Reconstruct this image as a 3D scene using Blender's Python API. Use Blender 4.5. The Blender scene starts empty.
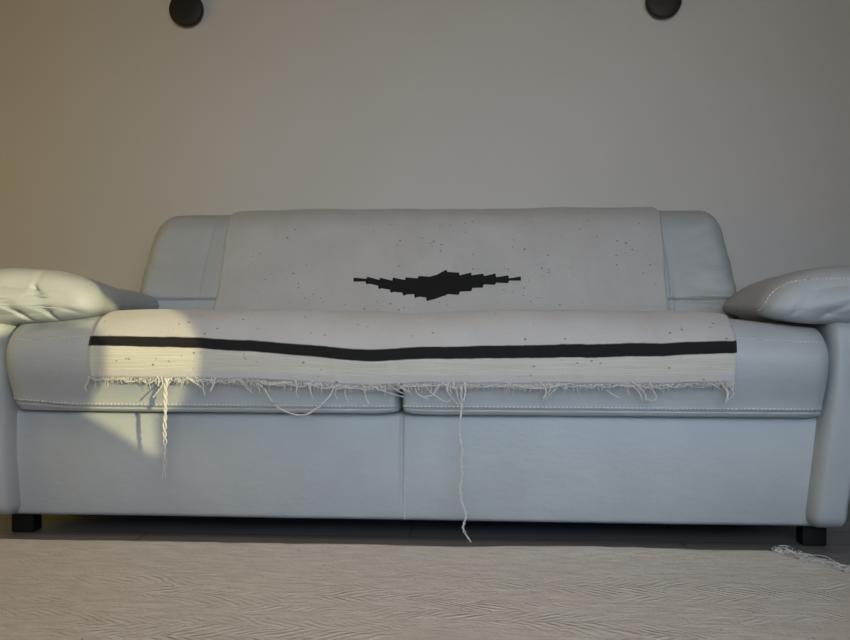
import bpy, bmesh, math, random
from mathutils import Vector, noise
from mathutils.bvhtree import BVHTree
from mathutils.geometry import tessellate_polygon
random.seed(7)
S = bpy.context.scene
C = S.collection

# ---------------------------------------------------------------- camera
cam_d = bpy.data.cameras.new('camera'); cam = bpy.data.objects.new('camera', cam_d); C.objects.link(cam)
cam_d.sensor_width = 36; cam_d.lens = 40.2; cam_d.clip_start = 0.02
cam.location = (0.182, -1.992, 0.52)
cam.rotation_euler = (math.radians(90 - 0.9), 0, math.radians(3.97))
S.camera = cam
# ---------------------------------------------------------------- world, sun, window light, added fills
w = bpy.data.worlds.new('world'); S.world = w; w.use_nodes = True
w.node_tree.nodes['Background'].inputs[0].default_value = (0.55, 0.62, 0.72, 1)
w.node_tree.nodes['Background'].inputs[1].default_value = 0.3
SX, SZ = -1.0, -0.25                     # sun travel per metre of +y
sd = bpy.data.lights.new('sun', 'SUN'); sun = bpy.data.objects.new('sun', sd); C.objects.link(sun)
sd.energy = 2.85; sd.angle = math.radians(0.32); sd.color = (1.0, 0.85, 0.40)
sun.location = (3, -4, 3)
sun.rotation_euler = Vector((SX, 1, SZ)).to_track_quat('-Z', 'Y').to_euler()

def area(name, loc, target, sx, sy, power, col, spread=180):
    l = bpy.data.lights.new(name, 'AREA'); o = bpy.data.objects.new(name, l); C.objects.link(o)
    l.shape = 'RECTANGLE'; l.size = sx; l.size_y = sy; l.energy = power; l.color = col; l.spread = math.radians(spread)
    o.location = loc
    o.rotation_euler = (Vector(target) - Vector(loc)).to_track_quat('-Z', 'Y').to_euler()
    return o
area('window_daylight', (0.45, -2.75, 1.45), (0.12, 0.9, 0.85), 2.0, 1.4, 6.8, (1.0, 0.89, 0.79), 75)
area('low_blue_fill', (0.7, -2.7, 0.95), (0.22, 0.0, 0.30), 1.4, 0.9, 3.2, (0.34, 0.66, 1.0), 60)  # added blue fill, aimed low at the sofa front; no door there
area('overhead_fill', (-0.3, -1.2, 2.4), (-0.15, -0.6, 0), 1.6, 1.0, 3.3, (1.0, 0.80, 0.62), 75)  # added fill from above, aimed down to brighten the rug
area('left_warm_fill', (-2.3, -0.7, 1.0), (-0.9, 0.98, 0.75), 0.6, 0.9, 2.8, (1.0, 0.63, 0.02), 120)  # added warm fill from the left, no lamp stands there
S.view_settings.view_transform = 'Standard'; S.view_settings.look = 'None'
S.view_settings.gamma = 1; S.view_settings.use_curve_mapping = False
S.view_settings.exposure = 0.0

# ---------------------------------------------------------------- materials
def mat(name, col, rough=0.6, spec=0.5, sheen=0):
    m = bpy.data.materials.new(name); m.use_nodes = True
    b = m.node_tree.nodes['Principled BSDF']
    b.inputs['Base Color'].default_value = (*col, 1); b.inputs['Roughness'].default_value = rough
    b.inputs['Specular IOR Level'].default_value = spec
    b.inputs['Sheen Weight'].default_value = sheen
    return m
class NT:
    def __init__(s, m): s.t = m.node_tree; s.b = s.t.nodes['Principled BSDF']
    def n(s, kind, **kw):
        nd = s.t.nodes.new('ShaderNode' + kind)
        for k, v in kw.items(): setattr(nd, k, v)
        return nd
    def l(s, a, b): s.t.links.new(a, b)
    def val(s, x, sock):
        if hasattr(x, 'is_output'): s.l(x, sock)
        else: sock.default_value = x
    def math(s, op, a, b=0.0, c=None, clamp=False):
        nd = s.n('Math', operation=op, use_clamp=clamp); s.val(a, nd.inputs[0]); s.val(b, nd.inputs[1])
        if c is not None: s.val(c, nd.inputs[2])
        return nd.outputs[0]
    def noise(s, vec, scale, detail=2, rough=0.5):
        nd = s.n('TexNoise'); nd.inputs['Scale'].default_value = scale
        nd.inputs['Detail'].default_value = detail; nd.inputs['Roughness'].default_value = rough
        if vec is not None: s.l(vec, nd.inputs['Vector'])
        return nd.outputs['Fac']
    def mapping(s, vec, scale=(1, 1, 1)):
        nd = s.n('Mapping'); nd.inputs['Scale'].default_value = scale; s.l(vec, nd.inputs['Vector']); return nd.outputs[0]
    def mix(s, fac, a, b):
        nd = s.n('Mix', data_type='RGBA'); s.val(fac, nd.inputs[0])
        for x, k in ((a, 6), (b, 7)):
            if hasattr(x, 'is_output'): s.l(x, nd.inputs[k])
            else: nd.inputs[k].default_value = (*x, 1)
        return nd.outputs[2]
    def step(s, x, lo, hi):
        nd = s.n('MapRange'); s.val(x, nd.inputs[0]); nd.inputs[1].default_value = lo; nd.inputs[2].default_value = hi
        return nd.outputs[0]
    def bump(s, h, strength, dist):
        nd = s.n('Bump'); nd.inputs['Strength'].default_value = strength; nd.inputs['Distance'].default_value = dist
        s.l(h, nd.inputs['Height']); s.l(nd.outputs[0], s.b.inputs['Normal'])

# leather
leather = mat('grey_leather', (0.53, 0.545, 0.555), 0.48, 0.45)
q = NT(leather); oc = q.n('TexCoord').outputs['Object']
vor = q.n('TexVoronoi'); vor.inputs['Scale'].default_value = 420; q.l(oc, vor.inputs['Vector'])
big = q.noise(oc, 6, 3); mid = q.noise(oc, 38, 3)
hgt = q.math('ADD', q.math('MULTIPLY', vor.outputs['Distance'], 0.25), q.math('MULTIPLY', mid, 0.9))
wr = q.noise(q.mapping(oc, (1, 1, 2.2)), 13, 4, .6)
hgt = q.math('ADD', hgt, q.math('MULTIPLY', wr, 3.0))
q.bump(hgt, 0.35, 0.0018)
q.l(q.mix(q.step(big, 0.35, 0.7), (0.46, 0.50, 0.525), (0.51, 0.55, 0.575)), q.b.inputs['Base Color'])
stitch_m = mat('white_thread', (0.78, 0.80, 0.80), 0.8, 0.2)
black_m = mat('black_plastic', (0.020, 0.0195, 0.018), 0.5, 0.3)
foot_m = mat('black_wood', (0.008, 0.0085, 0.009), 0.5, 0.3)
under_m = mat('black_lining', (0.05, 0.05, 0.052), 0.9, 0.1)
yarn = mat('white_yarn', (0.66, 0.65, 0.625), 0.95, 0.1, 0.2)
# wall
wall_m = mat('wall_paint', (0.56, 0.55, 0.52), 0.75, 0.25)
side_m = mat('low_bounce_walls', (0.30, 0.28, 0.26), 0.8, 0.2)  # unseen walls and ceiling, darkened to cut the bounce light
q = NT(wall_m); oc = q.n('TexCoord').outputs['Object']
q.l(q.mix(q.step(q.noise(oc, 2.2, 4), 0.3, 0.75), (0.65, 0.64, 0.615), (0.69, 0.68, 0.655)), q.b.inputs['Base Color'])
q.bump(q.noise(oc, 170, 3), 0.12, 0.002)
# floor: dark planks running along x
floor_m = mat('dark_floor', (0.05, 0.05, 0.05), 0.4, 0.4)
q = NT(floor_m); oc = q.n('TexCoord').outputs['Object']
br = q.n('TexBrick'); q.l(oc, br.inputs['Vector']); br.inputs['Scale'].default_value = 1.0
br.inputs['Brick Width'].default_value = 1.2; br.inputs['Row Height'].default_value = 0.12
br.inputs['Mortar Size'].default_value = 0.003
br.inputs['Color1'].default_value = (0.20, 0.195, 0.20, 1); br.inputs['Color2'].default_value = (0.25, 0.245, 0.25, 1)
br.inputs['Mortar'].default_value = (0.09, 0.088, 0.09, 1)
grain = q.noise(q.mapping(oc, (3, 60, 1)), 2.0, 4)
q.l(q.mix(q.math('MULTIPLY', grain, 0.5), br.outputs['Color'], (0.12, 0.117, 0.12)), q.b.inputs['Base Color'])
# rug
rug_m = mat('rug_wool', (0.6, 0.56, 0.5), 0.95, 0.1, 0.15)
q = NT(rug_m); oc = q.n('TexCoord').outputs['Object']
sep = q.n('SeparateXYZ'); q.l(oc, sep.inputs[0])
X, Y = sep.outputs[0], sep.outputs[1]
wob = q.math('MULTIPLY', q.math('SUBTRACT', q.noise(oc, 7, 2), 0.5), 0.07)
tri = q.math('PINGPONG', q.math('ADD', Y, wob), 0.052)                      # chevron rows
dg = q.math('ADD', X, q.math('MULTIPLY', tri, 1.5))
strokes = q.math('SINE', q.math('MULTIPLY', dg, 2 * math.pi / 0.025))
ribs = q.math('SINE', q.math('MULTIPLY', q.math('ADD', Y, q.math('MULTIPLY', wob, 0.5)), 2 * math.pi / 0.0125))
patch = q.step(q.noise(q.mapping(oc, (1.0, 3.2, 1)), 3.0, 3), 0.44, 0.60)
near = q.step(Y, -0.10, -0.26)
amt = q.math('MULTIPLY', patch, near)
h = q.math('ADD', q.math('MULTIPLY', q.math('MULTIPLY', strokes, q.math('MULTIPLY', amt, q.step(q.noise(q.mapping(oc, (1, 2, 1)), 38, 2), .38, .62))), 1.6), q.math('MULTIPLY', ribs, 0.10))
fine = q.noise(q.mapping(oc, (1, 2, 1)), 130, 4, 0.65)
lump = q.noise(q.mapping(oc, (1, 2.5, 1)), 22, 3)
h = q.math('ADD', h, q.math('ADD', q.math('MULTIPLY', fine, 2.6), q.math('MULTIPLY', lump, 3.4)))
q.bump(h, 0.85, 0.0036)
speck = q.step(q.noise(q.mapping(oc, (1, 0.6, 1)), 60, 1), 0.80, 0.83)
vs = q.n('TexVoronoi'); vs.inputs['Scale'].default_value = 9; q.l(oc, vs.inputs['Vector'])
dot = q.math('LESS_THAN', vs.outputs['Distance'], 0.022)
colr = q.mix(q.step(lump, 0.35, 0.65), (0.84, 0.76, 0.67), (0.93, 0.86, 0.77))
colr = q.mix(q.math('MULTIPLY', speck, 0.5), colr, (0.2, 0.17, 0.14))
colr = q.mix(q.math('MULTIPLY', dot, 0.85), colr, (0.06, 0.05, 0.05))
q.l(colr, q.b.inputs['Base Color'])

# ---------------------------------------------------------------- mesh helpers
def link(name, bm, m, parent=None, smooth=True):
    me = bpy.data.meshes.new(name); bm.normal_update(); bm.to_mesh(me); bm.free()
    if smooth:
        for p in me.polygons: p.use_smooth = True
    me.materials.append(m)
    o = bpy.data.objects.new(name, me); C.objects.link(o)
    if parent is not None: o.parent = parent
    return o
def tag(o, label, cat=None, group=None, kind=None):
    if label: o['label'] = label
    if cat: o['category'] = cat
    if group: o['group'] = group
    if kind: o['kind'] = kind
def empty(name, loc=(0, 0, 0)):
    o = bpy.data.objects.new(name, None); C.objects.link(o); o.location = loc; o.empty_display_size = 0.05; return o
def axis(lo, hi, r, k, m):
    a = [lo + r * (1 - math.cos(i / k * math.pi / 2)) for i in range(k)]
    b = [lo + r + (hi - lo - 2 * r) * i / m for i in range(m + 1)]
    c = [hi - r * (1 - math.cos(i / k * math.pi / 2)) for i in range(k - 1, -1, -1)]
    return a + b + c
def rbox(lo, hi, r, m=(20, 8, 8), k=5, deform=None, extra=((), (), ()), zlo=None):
    """box with rounded edges as a closed quad grid; deform(Vector)->Vector"""
    r3 = r if isinstance(r, (tuple, list)) else (r, r, r)
    ax = [sorted(set(axis(lo[i], hi[i], r3[i], k, m[i])) | set(extra[i])) for i in range(3)]
    if zlo:
        a2 = [z for z in ax[2] if z > lo[2] + max(zlo, r3[2])]
        ax[2] = sorted(set([lo[2] + zlo * (1 - math.cos(i / k * math.pi / 2)) for i in range(k + 1)] + [lo[2] + zlo + (r3[2]) * i / 6 for i in range(7) if lo[2] + zlo + r3[2] * i / 6 < (a2[0] if a2 else hi[2])] + a2 + list(extra[2])))
    bm = bmesh.new(); vs = {}
    def V(i, j, l):
        if (i, j, l) in vs: return vs[(i, j, l)]
        p = Vector((ax[0][i], ax[1][j], ax[2][l]))
        rl = (r3[0], r3[1], zlo or r3[2])
        inner = Vector([min(max(p[t], lo[t] + rl[t]), hi[t] - r3[t]) for t in range(3)])
        rr = [rl[t] if p[t] < inner[t] else r3[t] for t in range(3)]
        d = Vector([(p[t] - inner[t]) / rr[t] for t in range(3)])
        if d.length > 1e-9:
            mx = max(abs(c) for c in d); d = d.normalized() * mx
        qv = Vector([inner[t] + d[t] * rr[t] for t in range(3)])
        if deform: qv = deform(qv)
        vs[(i, j, l)] = bm.verts.new(qv); return vs[(i, j, l)]
    n = [len(a) - 1 for a in ax]
    def face(*q4): 
        try: bm.faces.new([V(*t) for t in q4])
        except ValueError: pass
    for i in range(n[0]):
        for j in range(n[1]):
            face((i, j, 0), (i, j + 1, 0), (i + 1, j + 1, 0), (i + 1, j, 0))
            face((i, j, n[2]), (i + 1, j, n[2]), (i + 1, j + 1, n[2]), (i, j + 1, n[2]))
    for i in range(n[0]):
        for l in range(n[2]):
            face((i, 0, l), (i + 1, 0, l), (i + 1, 0, l + 1), (i, 0, l + 1))
            face((i, n[1], l), (i, n[1], l + 1), (i + 1, n[1], l + 1), (i + 1, n[1], l))
    for j in range(n[1]):
        for l in range(n[2]):
            face((0, j, l), (0, j, l + 1), (0, j + 1, l + 1), (0, j + 1, l))
            face((n[0], j, l), (n[0], j + 1, l), (n[0], j + 1, l + 1), (n[0], j, l + 1))
    bmesh.ops.recalc_face_normals(bm, faces=bm.faces)
    return bm
def ss(a, b, x):
    t = min(max((x - a) / (b - a), 0), 1); return t * t * (3 - 2 * t)
def gauss(x, s): return math.exp(-(x / s) ** 2)
def nz(p, sc, seed=0): return noise.noise(Vector((p[0] * sc + seed, p[1] * sc + seed * .7, p[2] * sc - seed)))
def tube(bm, pts, rad, seg=5, taper=1.0):
    pts = [Vector(p) for p in pts]; rings = []
    for i, p in enumerate(pts):
        d = (pts[min(i + 1, len(pts) - 1)] - pts[max(i - 1, 0)])
        if d.length < 1e-9: d = Vector((0, 0, 1))
        d.normalize(); a = d.orthogonal().normalized(); b = d.cross(a)
        rr = rad * (1 + (taper - 1) * i / max(1, len(pts) - 1))
        rings.append([bm.verts.new(p + (a * math.cos(2 * math.pi * s / seg) + b * math.sin(2 * math.pi * s / seg)) * rr) for s in range(seg)])
    for r0, r1 in zip(rings, rings[1:]):
        for s in range(seg): bm.faces.new((r0[s], r0[(s + 1) % seg], r1[(s + 1) % seg], r1[s]))
    bm.faces.new(rings[0][::-1]); bm.faces.new(rings[-1])
def bvh_of(objs):
    vs, fs = [], []
    for o in objs:
        b = len(vs); vs += [v.co.copy() for v in o.data.vertices]
        fs += [[b + i for i in p.vertices] for p in o.data.polygons]
    return BVHTree.FromPolygons(vs, fs)
def cast(bv, o, d):
    r = bv.ray_cast(Vector(o), Vector(d).normalized(), 5.0)
    return (r[0], r[1]) if r[0] is not None else (None, None)
def spline(pts, n):
    """Catmull-Rom through pts"""
    P = [Vector(p) for p in pts]; P = [2 * P[0] - P[1]] + P + [2 * P[-1] - P[-2]]; out = []
    for i in range(1, len(P) - 2):
        for k in range(n):
            t = k / n; a, b, c, d = P[i - 1:i + 3]
            out.append(0.5 * ((2 * b) + (c - a) * t + (2 * a - 5 * b + 4 * c - d) * t * t + (3 * b - a - 3 * c + d) * t ** 3))
    out.append(P[-2]); return out
def interp(x, tab):
    if x <= tab[0][0]: return tab[0][1]
    for (a, b), (c, d) in zip(tab, tab[1:]):
        if x <= c: return b + (d - b) * (x - a) / (c - a)
    return tab[-1][1]
def stitches(name, bv, path, parent, origin_fn, direction, pitch=0.0085, ln=0.0054, rad=0.0012):
    """short raised dashes laid on the surface along path (points seen along direction)"""
    pts = []
    for p in path:
        h, nrm = cast(bv, origin_fn(p), direction)
        if h is not None: pts.append(h + nrm * 0.0006)
    bm = bmesh.new(); acc = 0.0; nxt = 0.0; res = []
    for a, b in zip(pts, pts[1:]):
        L = (b - a).length
        if L > 0.05: acc += L; continue
        while nxt <= acc + L and L > 0:
            if nxt >= acc:
                c = a + (b - a) * ((nxt - acc) / L); d = (b - a).normalized()
                tube(bm, [c - d * ln / 2, c + d * ln / 2], rad, 5)
            nxt += pitch
        acc += L
    return link(name, bm, stitch_m, parent)

# ---------------------------------------------------------------- room
def slab(name, lo, hi, m, kind='structure'):
    bm = rbox(lo, hi, 0.0005, (1, 1, 1), 1); o = link(name, bm, m, smooth=False); o['kind'] = kind; return o
WY = 0.98
slab('wall_back', (-2.7, WY, 0), (2.7, WY + .12, 2.6), wall_m)
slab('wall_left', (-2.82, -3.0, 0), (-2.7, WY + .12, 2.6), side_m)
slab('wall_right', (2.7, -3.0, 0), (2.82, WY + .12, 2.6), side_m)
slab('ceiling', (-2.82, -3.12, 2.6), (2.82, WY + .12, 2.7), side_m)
slab('floor', (-2.82, -3.12, -0.1), (2.82, WY + .12, 0), floor_m)
# unseen front wall, its opening cut to shape the sun patches on the sofa
FY = -2.95
beam = [(-1.35, .462), (-.90, .452), (-.85, .464), (-.79, .482), (-.73, .482), (-.69, .468), (-.682, .43), (-.690, .295),
        (-.672, .285), (-.503, .180), (-.497, .285), (-.470, .32), (-.462, .545), (-.615, .56), (-.64, .9), (-1.35, .9)]
spot = [(-.893 + .012 * math.cos(k * math.pi / 4), .175 + .015 * math.sin(k * math.pi / 4)) for k in range(8)]
hole = [Vector((x - SX * -FY, 0, z - SZ * -FY)) for x, z in beam]
hole2 = [Vector((x - SX * -FY, 0, z - SZ * -FY)) for x, z in spot]
outer = [Vector((-2.7, 0, 0)), Vector((2.7, 0, 0)), Vector((2.7, 0, 2.6)), Vector((-2.7, 0, 2.6))]
bm = bmesh.new(); vv = [bm.verts.new(p + Vector((0, FY, 0))) for p in outer + hole + hole2]
for t in tessellate_polygon([outer, hole, hole2]): bm.faces.new([vv[i] for i in t])
bmesh.ops.recalc_face_normals(bm, faces=bm.faces)
r = bmesh.ops.solidify(bm, geom=bm.faces[:], thickness=0.02)
link('wall_front_gobo', bm, side_m, smooth=False)['kind'] = 'structure'

# ---------------------------------------------------------------- sofa
sofa = empty('sofa', (0, 0.45, 0))
tag(sofa, 'light grey leather two-seater sofa with pillow arms and white stitching against the wall', 'sofa')
SOFA = []
def part(name, bm, m, parent=None, label=None, smooth=True):
    o = link(name, bm, m, None, smooth)
    SOFA.append((o, parent or sofa))
    if label: o['label'] = label
    return o

# seat cushions ---------------------------------------------------
def seat_deform(x0, x1, outer_sign, sd_):
    xm = (x0 + x1) / 2; hw = (x1 - x0) / 2
    def f(p):
        p = p.copy(); x, y, z = p
        t = (x - xm) / hw
        top = ss(.38, .49, z)
        # crown of the top, falling away to the back and to the outer end
        e = (x * outer_sign - .58) / .28
        fall = .022 * ss(0, 1, e) if outer_sign > 0 else .010 * ss(0, 1, e)
        p.z += top * (-.003 + .006 * (1 - t * t) - .030 * ss(.12, .55, y) - fall)
        # front face: fullest near z .41, tucking in towards the lip
        front = 1 - ss(.02, .30, y)
        prof = -.012 * gauss(z - .41, .05) + .024 * ss(.39, .300, z) ** 1.3
        p.y += front * prof
        # groove between cushion and its lower lip
        zs = .2985 + .010 * ss(-.70, -.87, x)
        g = gauss(z - zs, .0028)
        p.y += front * .006 * g
        side = ss(.97, 1.0, abs(t))
        if z < zs: p.y += front * (.002 + .024 * (zs - z) / .018)
        p.y += front * (.010 * ss(.96, 1.0, abs(t)) * .5 if x * outer_sign < .43 else .016 * ss(.93, 1.0, abs(t)))
        # middle end of the lip rises a little
        mid = gauss(x + .011, .028)
        if z < .33: p.z += .005 * mid * ss(.31, .285, z)
        d = nz(p, 3.2, sd_) * .005 + nz(p, 9, sd_ + 3) * .0022
        p.y -= front * d; p.z += top * d * .8
        # soft pulls at the outer top corner
        return p
    return f
ext = [.290 + .0013 * i for i in range(18)] + [.32, .33]
cushL = part('seat_cushion', rbox((-.872, -.012, .282), (-.0125, .64, .497), (.011, .085, .075), (70, 22, 16), 8, seat_deform(-.872, -.0125, -1, 1), ((), (), ext), .008), leather)
cushR = part('seat_cushion', rbox((-.0105, -.012, .280), (.877, .64, .497), (.011, .085, .075), (70, 22, 16), 8, seat_deform(-.0105, .877, 1, 11), ((), (), ext), .008), leather)
for cu, a, b in ((cushL, -.858, -.020), (cushR, -.003, .862)):
    bv = bvh_of([cu])
    pth = [(a + (b - a) * i / 500, .3055 + .010 * ss(-.70, -.87, a + (b - a) * i / 500)) for i in range(501)]
    s = stitches('stitching', bv, pth, None, lambda p: (p[0], -.6, p[1]), (0, 1, 0)); SOFA.append((s, cu))
    pth = [(x, .456 - .012 * ss(.60, .86, abs(x)) ) for x, _ in pth if abs(x) > .60]
    s = stitches('stitching', bv, pth, None, lambda p: (p[0], -.6, p[1]), (0, 1, 0)); SOFA.append((s, cu))

# base ------------------------------------------------------------
def base_def(p):
    p = p.copy(); x, y, z = p
    f = 1 - ss(.06, .2, y)
    p.y += f * (-.012 * math.sin(math.pi * min(max((z - .06) / .235, 0), 1)) + .006 * gauss(x + .011, .0035) * ss(.075, .11, z))
    p.y += f * (nz(p, 2.2, 5) * .006 + nz(p, 7, 8) * .002)
    # ends lean inwards towards the floor
    return p
xs_extra = [-.011 + i * .002 for i in range(-8, 9)]
part('base_panel', rbox((-.905, .062, .047), (.895, .85, .287), (.012, .03, .012), (90, 6, 22), 5, base_def, (xs_extra, (), ())), leather)
part('base_lining', rbox((-.79, .12, .036), (.79, .88, .062), .004, (4, 2, 1), 2), under_m, None, 'black fabric lining under the base')

# arms: body ------------------------------------------------------
def arm_body(sgn):
    def f(p):
        p = p.copy(); x, y, z = p
        t = ss(.42, .06, z)
        p.x -= (.036 if sgn > 0 else .014) * t * (1 - ss(.0, 1, (x - .86) / .14)) + .060 * ss(.40, .06, z) * ss(.90, .98, x)
        fr = 1 - ss(.02, .2, y)
        p.y += fr * (-.008 * math.sin(math.pi * min(max((z - .05) / .42, 0), 1)) + nz(p, 4, 20 + sgn) * .006)
        p.x *= sgn
        return p
    return f
for sgn in (-1, 1):
    part('armrest_body', rbox((.880, .012, .052), (.985, .88, .49), (.018, .045, .03), (6, 20, 22), 6, arm_body(sgn)), leather)

# arms: pillow pads ------------------------------------------------
def pad(sgn, xi0, xi1, xo, y0, y1, zc, up0, up1, dn, lean, creases, seed):
    """armrest pillow: inner edge xi0 at the front to xi1 at the back, outer edge xo"""
    NP, NL = 320, 80
    bm = bmesh.new(); rings = []
    yc, hl = (y0 + y1) / 2, (y1 - y0) / 2
    for i in range(NL + 1):
        a = -math.pi / 2 + math.pi * i / NL
        tt = math.sin(a); tt = math.copysign(abs(tt) ** .8, tt)
        sc = max(1e-4, (1 - .86 * abs(tt) ** 12)) ** (1 / 2.6)
        ring = []
        y = yc + hl * tt
        rear = ss(.03, .60, y)
        xi = xi0 + (xi1 - xi0) * rear; xm = (xi + xo) / 2; hw = (xo - xi) / 2
        up = up0 + (up1 - up0) * rear
        for k in range(NP):
            ph = 2 * math.pi * k / NP
            c, s_ = math.cos(ph), math.sin(ph)
            rr_ = (abs(c) ** 2.7 + abs(s_) ** 2.7) ** (-1 / 2.7)
            cx = c * rr_; cz = s_ * rr_
            x = cx * hw * (1 - (1 - sc) * .5 * (.34 / (2 * hw)))
            z = cz * (up if cz > 0 else dn) * sc
            inn = max(0, -cx)
            x += lean * max(0, cz) * inn * (1 + .8 * rear)
            ring.append(bm.verts.new(Vector((xm + x, y, zc + z))))
        rings.append(ring)
    for ring, sg in ((rings[0], -1), (rings[-1], 1)):     # softly bulging ends
        ctr = sum((v.co for v in ring), Vector()) / NP; prev = ring
        for f in (.94, .87, .80, .72, .64, .56, .48, .40, .32, .24, .16, .09, .04):
            rr = [bm.verts.new(ctr + (v.co - ctr) * f + Vector((0, sg * .020 * (1 - f * f), 0))) for v in ring]
            for k in range(NP): bm.faces.new((prev[k], prev[(k + 1) % NP], rr[(k + 1) % NP], rr[k]))
            prev = rr
        cv = bm.verts.new(ctr + Vector((0, sg * .020, 0)))
        for k in range(NP): bm.faces.new((prev[k], prev[(k + 1) % NP], cv))
    for r0, r1 in zip(rings, rings[1:]):
        for k in range(NP): bm.faces.new((r0[k], r0[(k + 1) % NP], r1[(k + 1) % NP], r1[k]))
    bmesh.ops.recalc_face_normals(bm, faces=bm.faces); bm.normal_update()
    mv = []
    for v in bm.verts:
        p = v.co; d = nz(p, 6, seed) * .006 + nz(p, 17, seed + 5) * .0024
        fr = 1 - ss(.03, .14, p.y); q_ = v.normal * d
        # fine gathers running in from the front seam
        d2 = 0
        for (ax_, az, bx, bz, wd, dp) in creases:
            A = Vector((ax_, az)); B = Vector((bx, bz)); P = Vector((p.x, p.z)); ab = B - A
            u = min(max((P - A).dot(ab) / ab.length_squared, 0), 1)
            d2 += dp * gauss((P - A - ab * u).length, wd) * fr * math.sin(math.pi * (.15 + .7 * u))
        mv.append(p + q_ + Vector((0, d2, 0)))
    for v, p in zip(bm.verts, mv): v.co = Vector((p.x * sgn, p.y, p.z))
    bmesh.ops.recalc_face_normals(bm, faces=bm.faces)
    return bm
padR = part('armrest_pad', pad(1, .748, .800, 1.19, -.000, .66, .520, .086, .074, .044, .030,
        [(.80, .50, .845, .545, .006, .008), (.85, .49, .93, .535, .007, .008), (.93, .49, 1.02, .53, .008, .007)], 31), leather)
padL = part('armrest_pad', pad(-1, .674, .745, 1.18, -.002, .66, .520, .082, .046, .044, .006,
        [(.765, .485, .805, .560, .005, .022), (.800, .572, .803, .60, .005, .006), (.815, .485, .87, .53, .005, .012), (.70, .50, .75, .515, .006, .004)], 47), leather)
bv = bvh_of([padR])
pth = spline([(.750, 0, .505), (.754, 0, .520), (.766, 0, .542), (.786, 0, .560), (.815, 0, .570), (.87, 0, .574), (.95, 0, .571), (1.05, 0, .562)], 60)
s = stitches('stitching', bv, [(p.x, p.z) for p in pth], None, lambda p: (p[0], -.6, p[1]), (0, 1, 0)); SOFA.append((s, padR))

# back cushions ----------------------------------------------------
def back_def(p):
    p = p.copy(); x, y, z = p
    h = (z - .46) / .32
    f = 1 - ss(.62, .80, y)
    p.y += .085 * ss(0, 1.15, h)
    # outline narrows towards the top with a soft shoulder
    s_ = 1 if x > 0 else -1
    p.x -= s_ * (.045 * max(h, 0) ** 1.6) * ss(.3, .84, abs(x))
    # vertical seams near the ends
    for sx in ((-.645,) if x < 0 else (.674,)):
        p.y += f * .005 * gauss(x - sx - .01 * h, .005)
    # lower seam
    zs = .532
    if abs(x) > .5: p.y += f * (.012 * gauss(z - zs, .006) + .010 * ss(zs, zs - .01, z))
    d = nz(p, 4, 60) * .008 + nz(Vector((x * 2.5, y, z)), 6, 64) * .004
    edge = ss(.70, .82, abs(x)) * f
    d += edge * (.004 * math.sin((z * 190) + 24 * x + 3 * nz(p, 8, 2)) * ss(.68, .55, z) + .009 * nz(Vector((x, y, z * 2.2)), 16, 8))
    p.y += f * d; p.z += ss(.7, .77, z) * (nz(p, 5, 71) * .006)
    p.z -= ss(.7, .77, z) * .006 * ss(.3, .7, -x)
    return p
zx = [.515, .52, .524, .527, .529, .531, .533, .535, .538, .542, .548]
xl = [-.625 + i * .0025 for i in range(-4, 5)] + [-.66 + i * .0025 for i in range(-4, 5)]
xr = [.66 + i * .0025 for i in range(-6, 9)]
back = part('backrest', rbox((-.832, .605, .44), (.865, .84, .790), (.05, .08, .06), (100, 6, 26), 7, back_def, (xl + xr, (), zx)), leather)
part('back_frame', rbox((-.80, .80, .06), (.82, .955, .70), .02, (8, 3, 6), 3), leather)
bv = bvh_of([back])
s = stitches('stitching', bv, [(.68 + .14 * i / 80, .5405 - .006 * (i / 80) ** 2) for i in range(81)], None, lambda p: (p[0], 0, p[1]), (0, 1, 0)); SOFA.append((s, back))

# feet -------------------------------------------------------------
for sx in (-1, 1):
    for y in (.10, .80):
        x0 = .853 if sx > 0 else -.912
        part('foot', rbox((x0, y, 0), (x0 + .052, y + .045, .062), .004, (2, 2, 2), 3), foot_m, None, 'black square block foot')

# ---------------------------------------------------------------- throw blanket
bv = bvh_of([cushL, cushR, back])
NV = 230; NU = 170; OFF = .0055
def xe(v, side):   # side edge position, v metres from the fringe upwards
    return interp(v, [(0, -.668), (.08, -.672), (.55, -.622), (.80, -.575), (1.1, -.565)]) if side < 0 else \
           interp(v, [(0, .678), (.08, .680), (.55, .668), (.80, .656), (1.1, .65)])
rays = []
for i in range(26):                                   # over the top of the back, rear to front
    a = math.radians(25 + 155 * i / 25); d = Vector((0, math.cos(a), math.sin(a)))
    rays.append((Vector((0, .79, .66)) + d * .45, -d))
for i in range(1, 12): rays.append((Vector((0, .35, .66 - .125 * i / 11)), Vector((0, 1, 0))))
for i in range(1, 30): rays.append((Vector((0, .60 - .50 * i / 29, .9)), Vector((0, 0, -1))))
for i in range(1, 22):
    a = math.radians(90 + 90 * i / 22); d = Vector((0, math.cos(a), math.sin(a)))
    rays.append((Vector((0, .10, .405)) + d * .4, -d))
for i in range(0, 14): rays.append((Vector((0, -.3, .405 - .070 * i / 13)), Vector((0, 1, 0))))
def zend(x): return interp(x, [(-.67, .3665), (-.45, .366), (-.25, .361), (-.06, .351), (.02, .357), (.3, .3585), (.5, .359), (.69, .363)]) + .0015 * nz((x, 0, 0), 14, 3)
cols = []
NC = 180
for c in range(NC + 1):
    x = -.72 + 1.44 * c / NC; pts = []
    for (o, d) in rays:
        h, nrm = cast(bv, (x, o.y, o.z), d)
        if h is None:
            pts.append(None)
        else: pts.append(h - d * (OFF + (.010 if h.y > .80 else 0)))
    cols.append(pts)
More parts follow.
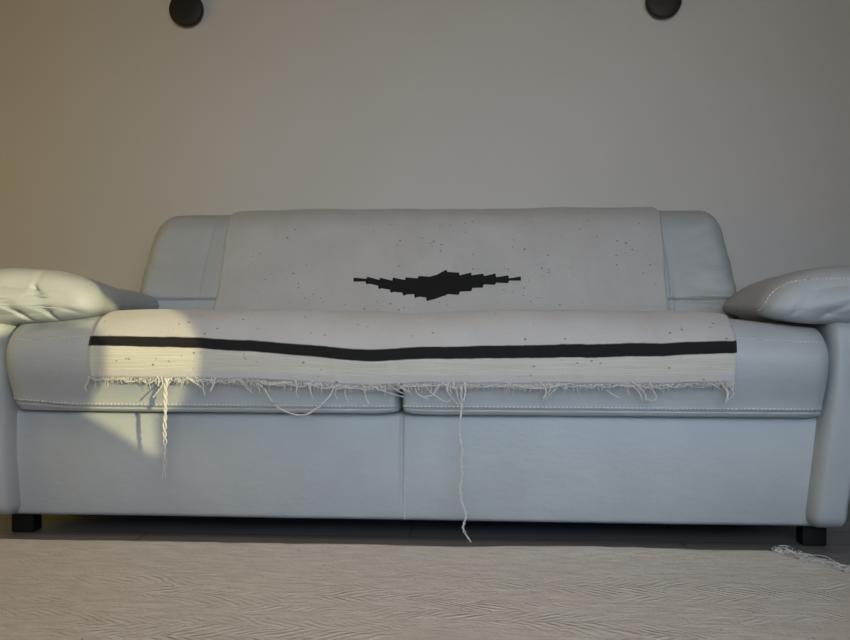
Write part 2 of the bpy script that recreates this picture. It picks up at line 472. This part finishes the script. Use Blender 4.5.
# fill misses sideways, relax, hang straight below the fullest point of the seat front
for c in range(NC + 1):
    for k in range(len(rays)):
        if cols[c][k] is None:
            for dlt in range(1, 30):
                for cc in (c - dlt, c + dlt):
                    if 0 <= cc <= NC and cols[cc][k] is not None: cols[c][k] = Vector((-.72 + 1.44 * c / NC, cols[cc][k].y, cols[cc][k].z)); break
                if cols[c][k] is not None: break
for it in range(7):
    new = [[p.copy() for p in col] for col in cols]
    for c in range(NC + 1):
        for k in range(1, len(rays) - 1):
            a, b = cols[max(c - 1, 0)][k], cols[min(c + 1, NC)][k]
            d_, e_ = cols[c][k - 1], cols[c][k + 1]
            for ax_ in (1, 2):
                avg = (a[ax_] + b[ax_] + d_[ax_] + e_[ax_]) / 4
                new[c][k][ax_] = .5 * cols[c][k][ax_] + .5 * avg
    cols = new
for k in range(len(rays)):                              # the cloth bridges the joint between the two seats
    ca, cb = [int((xx + .72) / 1.44 * NC) for xx in (-.055, .055)]
    for c in range(ca, cb + 1):
        t = (c - ca) / (cb - ca); m_ = cols[ca][k].lerp(cols[cb][k], t)
        m_.z -= .002 * math.sin(math.pi * t) ** 2
        cols[c][k].y, cols[c][k].z = .12 * cols[c][k].y + .88 * m_.y, .12 * cols[c][k].z + .88 * m_.z
prof = []
for c in range(NC + 1):
    x = -.72 + 1.44 * c / NC
    pts = [p.copy() for p in cols[c]]
    ymin = 9
    for p in pts[-24:]:
        ymin = min(ymin, p.y)
        if p.z < .43: p.y = min(p.y, ymin + .002) - .003 * ss(.43, .37, p.z)
    pts = pts[::-1]                                    # fringe first
    ze = zend(x)
    i = 0
    while pts[i + 1].z < ze: i += 1
    t = (ze - pts[i].z) / (pts[i + 1].z - pts[i].z)
    pts = [pts[i].lerp(pts[i + 1], t)] + pts[i + 1:]
    L = [0]
    for a, b in zip(pts, pts[1:]): L.append(L[-1] + (b - a).length)
    prof.append((pts, L))
VMAX = min(l[1][-1] for l in prof)
def at(x, v):
    c = (x + .72) / 1.44 * NC; c0 = min(max(int(c), 0), NC - 1); f = c - c0; r = []
    for cc in (c0, c0 + 1):
        pts, L = prof[cc]; lo = 0; hi = len(L) - 1
        while hi - lo > 1:
            m_ = (lo + hi) // 2
            if L[m_] <= v: lo = m_
            else: hi = m_
        t = (v - L[lo]) / (L[hi] - L[lo]); r.append(pts[lo].lerp(pts[hi], t))
    p = r[0].lerp(r[1], f); p.x = x; return p
bm = bmesh.new(); uvl = bm.loops.layers.uv.new('uv'); G = []
for j in range(NV + 1):
    v = VMAX * j / NV; row = []
    for i in range(NU + 1):
        t = i / NU
        wv = .0022 * nz((v, 0, 0), 16, 9)
        x = (xe(v, -1) + wv) * (1 - t) + (xe(v, 1) + .0022 * nz((v, 0, 0), 15, 33)) * t
        p = at(x, v)
        p += Vector((0, -1, .6)).normalized() * (.0020 * nz((x, v, 0), 9, 77) + .0007 * nz((x, v, 0), 40, 78) + .0012)
        vert = bm.verts.new(p); row.append((vert, (x, v)))
    G.append(row)
for j in range(NV):
    for i in range(NU):
        q4 = [G[j][i], G[j][i + 1], G[j + 1][i + 1], G[j + 1][i]]
        f = bm.faces.new([a[0] for a in q4])
        for lp, a in zip(f.loops, q4): lp[uvl].uv = a[1]
# find v for given heights on the back face
def v_at(x, z):
    best = None
    for k in range(2000):
        v = VMAX * k / 1999; p = at(x, v)
        if p.y > .5 and p.y < .8 and (best is None or abs(p.z - z) < best[0]): best = (abs(p.z - z), v)
    return best[1]
MX = .033; V0, V1 = v_at(MX, .530), v_at(MX, .616)
print('blanket VMAX', VMAX, 'motif v', V0, V1)

throw_m = mat('throw_wool', (.62, .60, .58), 0.95, 0.1, 0.2)
q = NT(throw_m)
uvn = q.n('UVMap'); uvn.uv_map = 'uv'; uv = uvn.outputs[0]
sep = q.n('SeparateXYZ'); q.l(uv, sep.inputs[0]); U, V = sep.outputs[0], sep.outputs[1]
def ramp1(x, tab, lo, hi):
    if len(tab) > 30:
        h_ = len(tab) // 2; a_, b_ = ramp1(x, tab[:h_ + 1], lo, hi), ramp1(x, tab[h_:], lo, hi)
        g_ = q.math('GREATER_THAN', x, tab[h_][0])
        return q.math('ADD', q.math('MULTIPLY', b_, g_), q.math('MULTIPLY', a_, q.math('SUBTRACT', 1.0, g_)))
    return ramp0(x, tab, lo, hi)
def ramp0(x, tab, lo, hi):
    """piecewise linear function of x through a ColorRamp; tab = [(x, y)] with y inside 0..1"""
    r_ = q.n('ValToRGB'); cr = r_.color_ramp; cr.interpolation = 'LINEAR'
    cr.elements[0].position = (tab[0][0] - lo) / (hi - lo); cr.elements[1].position = (tab[-1][0] - lo) / (hi - lo)
    for e, (a, b) in ((cr.elements[0], tab[0]), (cr.elements[1], tab[-1])): e.color = (b, b, b, 1)
    for a, b in tab[1:-1]:
        e = cr.elements.new((a - lo) / (hi - lo)); e.color = (b, b, b, 1)
    q.l(q.step(x, lo, hi), r_.inputs[0]); return r_.outputs[0]
# motif outline in picture-of-the-weave units: x 50..805, y 40..185 (down)
top = [(52, 73), (55, 72), (112, 77), (113, 67), (170, 79), (171, 68), (228, 79), (229, 65), (286, 77), (287, 66), (343, 78), (344, 69), (396, 73), (430, 66), (470, 44), (476, 54),
       (528, 54), (530, 66), (582, 54), (584, 66), (636, 57), (638, 68), (692, 54), (694, 72), (748, 64), (750, 78), (803, 72), (805, 84)]
bot = [(52, 90), (108, 89), (110, 101), (124, 98), (164, 104), (166, 119), (182, 115), (219, 119), (221, 133), (238, 129), (277, 133), (279, 147), (296, 143), (328, 146), (330, 163), (350, 160), (383, 165), (385, 181),
       (420, 174), (470, 158), (478, 152), (528, 152), (532, 137), (584, 135), (588, 121), (634, 119), (638, 104), (690, 106), (692, 96), (748, 99), (750, 88), (803, 91)]
mx = q.math('ADD', q.math('MULTIPLY', q.math('SUBTRACT', U, MX), (805 - 52) / .463), 428)
my = q.math('ADD', q.math('MULTIPLY', q.math('SUBTRACT', V, V0), -(181 - 44) / (V1 - V0)), 181)

tf = q.math('MULTIPLY', ramp1(mx, [(a, b / 200) for a, b in top], 40, 815), 200)
bf = q.math('MULTIPLY', ramp1(mx, [(a, b / 200) for a, b in bot], 40, 815), 200)
motif = q.math('MULTIPLY', q.math('GREATER_THAN', my, tf), q.math('LESS_THAN', my, bf))
motif = q.math('MULTIPLY', motif, q.math('MULTIPLY', q.math('GREATER_THAN', mx, 52), q.math('LESS_THAN', mx, 804)))
# ragged edge of the woven stripes
rag = q.math('MULTIPLY', q.math('SUBTRACT', q.math('FRACT', q.math('MULTIPLY', U, 170)), .5), .0026)
rag = q.math('ADD', rag, q.math('MULTIPLY', q.math('SUBTRACT', q.noise(q.mapping(uv, (1, .1, 1)), 60, 2), .5), .004))
Vr = q.math('ADD', V, rag)
lo_e = ramp1(U, [(-.67, .667), (-.45, .63), (-.2, .54), (-.05, .50), (.1, .50), (.4, .53), (.68, .59)], -.7, .7)
S0 = q.math('MULTIPLY', lo_e, .1)
S1 = q.math('ADD', S0, q.math('MULTIPLY', ramp1(U, [(-.67, .72), (-.5, .76), (0, .82), (.4, .92), (.68, .86)], -.7, .7), .03))
stripe = q.math('MULTIPLY', q.math('GREATER_THAN', Vr, S0), q.math('LESS_THAN', Vr, S1))
cream = q.math('MULTIPLY', q.math('GREATER_THAN', Vr, .017), q.math('LESS_THAN', V, S0))
lines = q.noise(q.mapping(uv, (1.5, 90, 1)), 5, 3)
wv1 = q.noise(q.mapping(uv, (1, 1, 1)), 9, 3)
base = q.mix(q.step(wv1, .3, .7), (.53, .525, .52), (.58, .575, .57))
base = q.mix(q.math('MULTIPLY', q.step(q.noise(q.mapping(uv, (2, 1, 1)), 150, 3, .7), .5, .75), .34), base, (.42, .41, .40))
crm = q.mix(q.step(lines, .35, .65), (.55, .55, .47), (.66, .655, .60))
col = q.mix(cream, base, crm)
vz = q.n('TexVoronoi'); vz.inputs['Scale'].default_value = 58; q.l(q.mapping(uv, (.75, 1, 1)), vz.inputs['Vector'])
sp = q.math('MULTIPLY', q.math('LESS_THAN', vz.outputs['Distance'], .13), q.step(q.noise(uv, 5, 2), .40, .50))
sepc = q.n('SeparateColor'); q.l(vz.outputs['Color'], sepc.inputs[0])
col = q.mix(q.math('MULTIPLY', sp, q.math('MULTIPLY', sepc.outputs[0], .8)), col, (.10, .10, .11))
stn = q.math('MULTIPLY', q.step(q.noise(q.mapping(uv, (4, .7, 1)), 4, 2), .60, .75), .12)
col = q.mix(stn, col, (.45, .36, .27))
blk = q.math('MAXIMUM', motif, stripe)
col = q.mix(blk, col, (.017, .0175, .018))
q.l(col, q.b.inputs['Base Color'])
hw_ = q.n('TexWave'); hw_.bands_direction = 'Y'; hw_.inputs['Scale'].default_value = 110; hw_.inputs['Distortion'].default_value = 1.5; q.l(uv, hw_.inputs['Vector'])
q.bump(q.math('ADD', q.math('MULTIPLY', hw_.outputs['Fac'], .25), q.math('MULTIPLY', q.noise(q.mapping(uv, (1, 2, 1)), 160, 3), 1.0)), .5, .0016)

throw = empty('throw_blanket', (0, .30, .50))
tag(throw, 'off-white woven wool throw with black stripe and black zigzag motif draped over the sofa', 'blanket')
cloth = link('woven_cloth', bm, throw_m)
md = cloth.modifiers.new('thickness', 'SOLIDIFY'); md.thickness = .003; md.offset = 1

# fringe -----------------------------------------------------------
bvs = bvh_of([cushL, cushR])
def hug(p, gap=.0025):
    """keep a hanging strand in front of the cushion"""
    h, nrm = cast(bvs, (p.x, -.5, p.z), (0, 1, 0))
    if h is not None and p.y > h.y - gap: p = Vector((p.x, h.y - gap, p.z))
    return p
bm = bmesh.new(); x = xe(0, -1)
while x < xe(0, 1):
    p = at(x, 0.0015); p.y -= .002
    n_ = 5; ln = random.uniform(.006, .016) * (1 if random.random() < .9 else 1.7); dx = random.uniform(-.006, .006); cv = random.uniform(-.004, .004)
    pts = [p]
    for k in range(1, n_ + 1):
        t = k / n_; pts.append(hug(p + Vector((dx * t + cv * math.sin(math.pi * t), .002 * t + random.uniform(-.001, .001), -ln * t)), .001))
    tube(bm, pts, random.uniform(.0008, .0015), 5, .6)
    x += random.uniform(.0013, .0030)
# loops lying along the hem
for rep in range(3):
  x = xe(0, -1) + random.random() * .03
  while x < xe(0, 1) - .08:
      wdt = random.uniform(.02, .07); dp = random.uniform(.004, .011)
      if random.random() < .55:
          pts = []
          for k in range(11):
              t = k / 10; xx = x + wdt * t; pp = at(xx, .002) + Vector((0, -.0035, -dp * math.sin(math.pi * t) - .002))
              pts.append(hug(pp))
          tube(bm, pts, .0010, 5)
      x += wdt * random.uniform(.3, .9)
fr = link('fringe', bm, yarn); fr['kind'] = 'stuff'; fr['label'] = 'short frayed white warp fringe along the front hem'

def px(x_, z_):   # helper: world point on hanging strand
    return Vector((x_, 0, z_))
THREADS = []
def strand(pts, rad, wob=.0015, gap=.003, start=True, twist=1, taper=.7):
    P = spline([(a, 0, b) for a, b in pts], 8); y0 = at(min(max(P[0].x, -.66), .66), .002).y - .004
    bm_ = bmesh.new()
    for tw in range(twist):
        out = []
        for k, p in enumerate(P):
            r_ = Vector((p.x + wob * nz((k * .3, tw * 5, 0), 1.7, tw + 2) + (rad * .8 * math.cos(k * .9 + tw * math.pi) if twist > 1 else 0), y0 + .001 * math.sin(k * .9 + tw * math.pi), p.z))
            out.append(hug(r_, gap))
        tube(bm_, out, rad, 6, taper)
    return link('loose_thread', bm_, yarn)
# the two long strands, the big loop and the longer tassels
T = []
T.append(strand([(.121, .352), (.122, .31), (.118, .262), (.123, .225), (.121, .198), (.1235, .170), (.1195, .136), (.124, .110), (.131, .086), (.1255, .060), (.131, .045), (.141, .030)], .0016, twist=2, wob=.003))
T.append(strand([(-.500, .366), (-.503, .33), (-.5025, .29), (-.505, .25), (-.5045, .21), (-.506, .149)], .0037, twist=2, wob=.003, taper=.25))
T.append(strand([(-.308, .357), (-.293, .345), (-.269, .312), (-.243, .296), (-.209, .290), (-.176, .307), (-.155, .328), (-.142, .352)], .0019, gap=.004, taper=1.0))
TAS = [  # (x start, [(dx, z drop)...])
 (-.668, [(-.002, .012), (-.008, .022), (-.006, .032)]), (-.520, [(.004, .008), (.002, .020)]),
 (-.512, [(.004, .015), (-.006, .03), (-.018, .045)]), (-.488, [(-.004, .01), (-.012, .02)]),
 (-.458, [(.018, .012), (.034, .022), (.041, .040)]), (-.44, [(.016, .010), (.020, .024)]),
 (-.405, [(.003, .016), (-.002, .030)]), (-.395, [(-.004, .014), (-.010, .028)]),
 (-.350, [(.012, .010), (.022, .022), (.034, .030)]), (-.342, [(.010, .012), (.022, .024)]), (-.330, [(.008, .008), (.020, .018)]),
 (-.318, [(.008, .010), (.016, .022), (.016, .034)]), (-.225, [(.003, .012), (.002, .026), (.005, .034)]), (-.19, [(-.004, .014), (-.002, .026), (.002, .036)]),
 (-.130, [(-.008, .010), (-.012, .022), (-.006, .034)]), (-.112, [(-.008, .012), (-.008, .024), (-.002, .036)]),
 (-.084, [(.004, .012), (.008, .028), (.014, .042)]), (-.07, [(.020, .010), (.045, .018), (.075, .026)]), (-.05, [(.010, .014), (.030, .020)]),
 (-.030, [(.014, .012), (.030, .020)]), (-.01, [(.010, .012), (.022, .018)]), (.005, [(.006, .012), (.012, .024)]), (.030, [(-.004, .014), (.004, .026), (.022, .034)]),
 (.045, [(.008, .016), (.026, .030), (.044, .040), (.058, .034)]), (.085, [(-.014, .012), (-.022, .026), (-.040, .030)]),
 (.095, [(-.004, .012), (.004, .028), (.020, .046)]), (.105, [(.006, .018), (.012, .040), (.018, .052)]), (.128, [(.002, .018), (-.002, .040)]),
 (.215, [(.03, .010), (.07, .012), (.11, .006), (.13, .001)]), (.300, [(.004, .014), (-.004, .026), (-.012, .040)]), (.322, [(-.006, .014), (-.018, .024), (-.026, .036)]),
 (.283, [(.010, .010), (.012, .024), (.006, .034)]), (.40, [(.014, .010), (.028, .022), (.044, .030)]), (.43, [(-.006, .008), (.008, .006)]),
 (.455, [(.018, .010), (.030, .022), (.036, .040)]), (.470, [(.014, .010), (.026, .024), (.028, .038)]), (.505, [(.006, .014), (.014, .030), (.006, .038), (-.004, .034)]),
 (.53, [(-.004, .012), (.004, .020)]), (.645, [(.010, .012), (.016, .026), (.014, .040)]), (.660, [(.000, .014), (.002, .028), (-.002, .044)]),
 (.672, [(-.002, .014), (.001, .026), (-.010, .038)]), (.664, [(.006, .012), (.000, .024), (-.008, .042)]), (.62, [(.014, .008), (.028, .016)])]
for x0, seq in TAS:
    z0 = zend(x0) + .003
    T.append(strand([(x0, z0)] + [(x0 + a, z0 - b) for a, b in seq], random.uniform(.0011, .0016), gap=random.uniform(.002, .012), wob=.001, twist=1 if random.random() < .6 else 2))
for t in T: SOFA.append((t, throw))
SOFA += [(cloth, throw), (fr, throw)]
bpy.context.view_layer.update()
for o, p in SOFA:                     # children keep their world placement
    o.parent = p
    root = p if p.type == 'EMPTY' else (sofa if p in [a for a, b in SOFA if b is sofa] else throw)
    if p.type == 'EMPTY': o.location = -p.location

# ---------------------------------------------------------------- black round wall pieces
def lathe(profile, seg=64):
    bm_ = bmesh.new(); rs = []
    for r_, y in profile:
        rs.append([bm_.verts.new((r_ * math.cos(2 * math.pi * k / seg), y, r_ * math.sin(2 * math.pi * k / seg))) for k in range(seg)])
    for a, b in zip(rs, rs[1:]):
        for k in range(seg): bm_.faces.new((a[k], a[(k + 1) % seg], b[(k + 1) % seg], b[k]))
    bm_.faces.new(rs[0]); bm_.faces.new(rs[-1][::-1]); bmesh.ops.recalc_face_normals(bm_, faces=bm_.faces); return bm_
def wall_disc(loc):
    e = empty('wall_disc', loc)
    link('mounting_plate', lathe([(.046, 0), (.046, -.006), (.044, -.008)]), black_m, e)
    link('round_cover', lathe([(.049, -.008), (.0525, -.010), (.054, -.014), (.054, -.026), (.0528, -.0295), (.050, -.031), (.020, -.0315), (.001, -.0315)]), black_m, e)
    return e
d1 = wall_disc((-.778, WY, 1.453)); tag(d1, 'round black disc mounted on the wall above the left half of the sofa', 'wall disc', 'round black discs on the wall')
d2 = wall_disc((.706, WY, 1.448)); tag(d2, 'round black disc mounted on the wall above the right half of the sofa', 'wall disc', 'round black discs on the wall')

# ---------------------------------------------------------------- rug
RX0, RX1 = -1.9, .765
NX, NY = 330, 150
bm = bmesh.new(); RG = []
for j in range(NY + 1):
    row = []
    for i in range(NX + 1):
        tx, ty = i / NX, j / NY
        y = -1.15 + (1.185) * ty
        xr = .768 + .62 * min(.035 - y, .35)
        x = RX0 + (xr - RX0) * (tx ** .8)
        y -= (.030 - .010 * max(-1, min(1, x))) * ss(.5, 1, ty)
        y += .0035 * nz((x, 0, 0), 3, 41) * ss(.8, 1, ty) + .0015 * nz((x, 0, 0), 30, 44) * ss(.97, 1, ty)
        x += .004 * nz((0, y, 0), 9, 51) * ss(.9, 1, tx)
        z = .0115 + .0020 * nz((x, y * 2.0, 0), 6, 91) + .0011 * nz((x, y * 2.5, 0), 22, 95)
        z += .0035 * gauss(x - .42, .13) * ss(.93, 1, ty)
        z *= .35 + .65 * min(1, (1 - tx) / .004)
        row.append(bm.verts.new((x, y, max(z, .003))))
    RG.append(row)
for j in range(NY):
    for i in range(NX): bm.faces.new((RG[j][i], RG[j][i + 1], RG[j + 1][i + 1], RG[j + 1][i]))
bot_ = bmesh.ops.extrude_edge_only(bm, edges=[e for e in bm.edges if e.is_boundary])
for v in bot_['geom']:
    if isinstance(v, bmesh.types.BMVert): v.co.z = .0005
bmesh.ops.recalc_face_normals(bm, faces=bm.faces)
ro = (0, 0, 0)
rug = empty('rug', (-.5, -.55, 0))
tag(rug, 'cream woven wool rug with chevron weave lying in front of the sofa', 'rug')
o = link('woven_field', bm, rug_m, rug); o.location = -rug.location
bm = bmesh.new()
for i in range(620):
    y = .004 - .46 * (i / 620); x0 = .768 + .62 * min(.013 - y, .35) - .008
    ln = random.uniform(.020, .060) * (1 if random.random() < .8 else .5); a = random.uniform(-1.0, 1.3); pts = [Vector((x0, y, .010))]
    c1, c2 = random.uniform(-.016, .016), random.uniform(-.012, .012); hz = random.uniform(.002, .014)
    for k in range(1, 9):
        t = k / 8
        pts.append(Vector((x0 + ln * t * math.cos(a) + c2 * math.sin(2 * math.pi * t), y + ln * t * math.sin(a) * .8 + c1 * math.sin(math.pi * t), .010 * (1 - t) + .002 + hz * math.sin(math.pi * t))))
    tube(bm, pts, random.uniform(.0008, .0016), 4, .6)
o = link('fringe', bm, yarn, rug); o['kind'] = 'stuff'; o['label'] = 'tangled off-white fringe at the rug end'; o.location = -rug.location
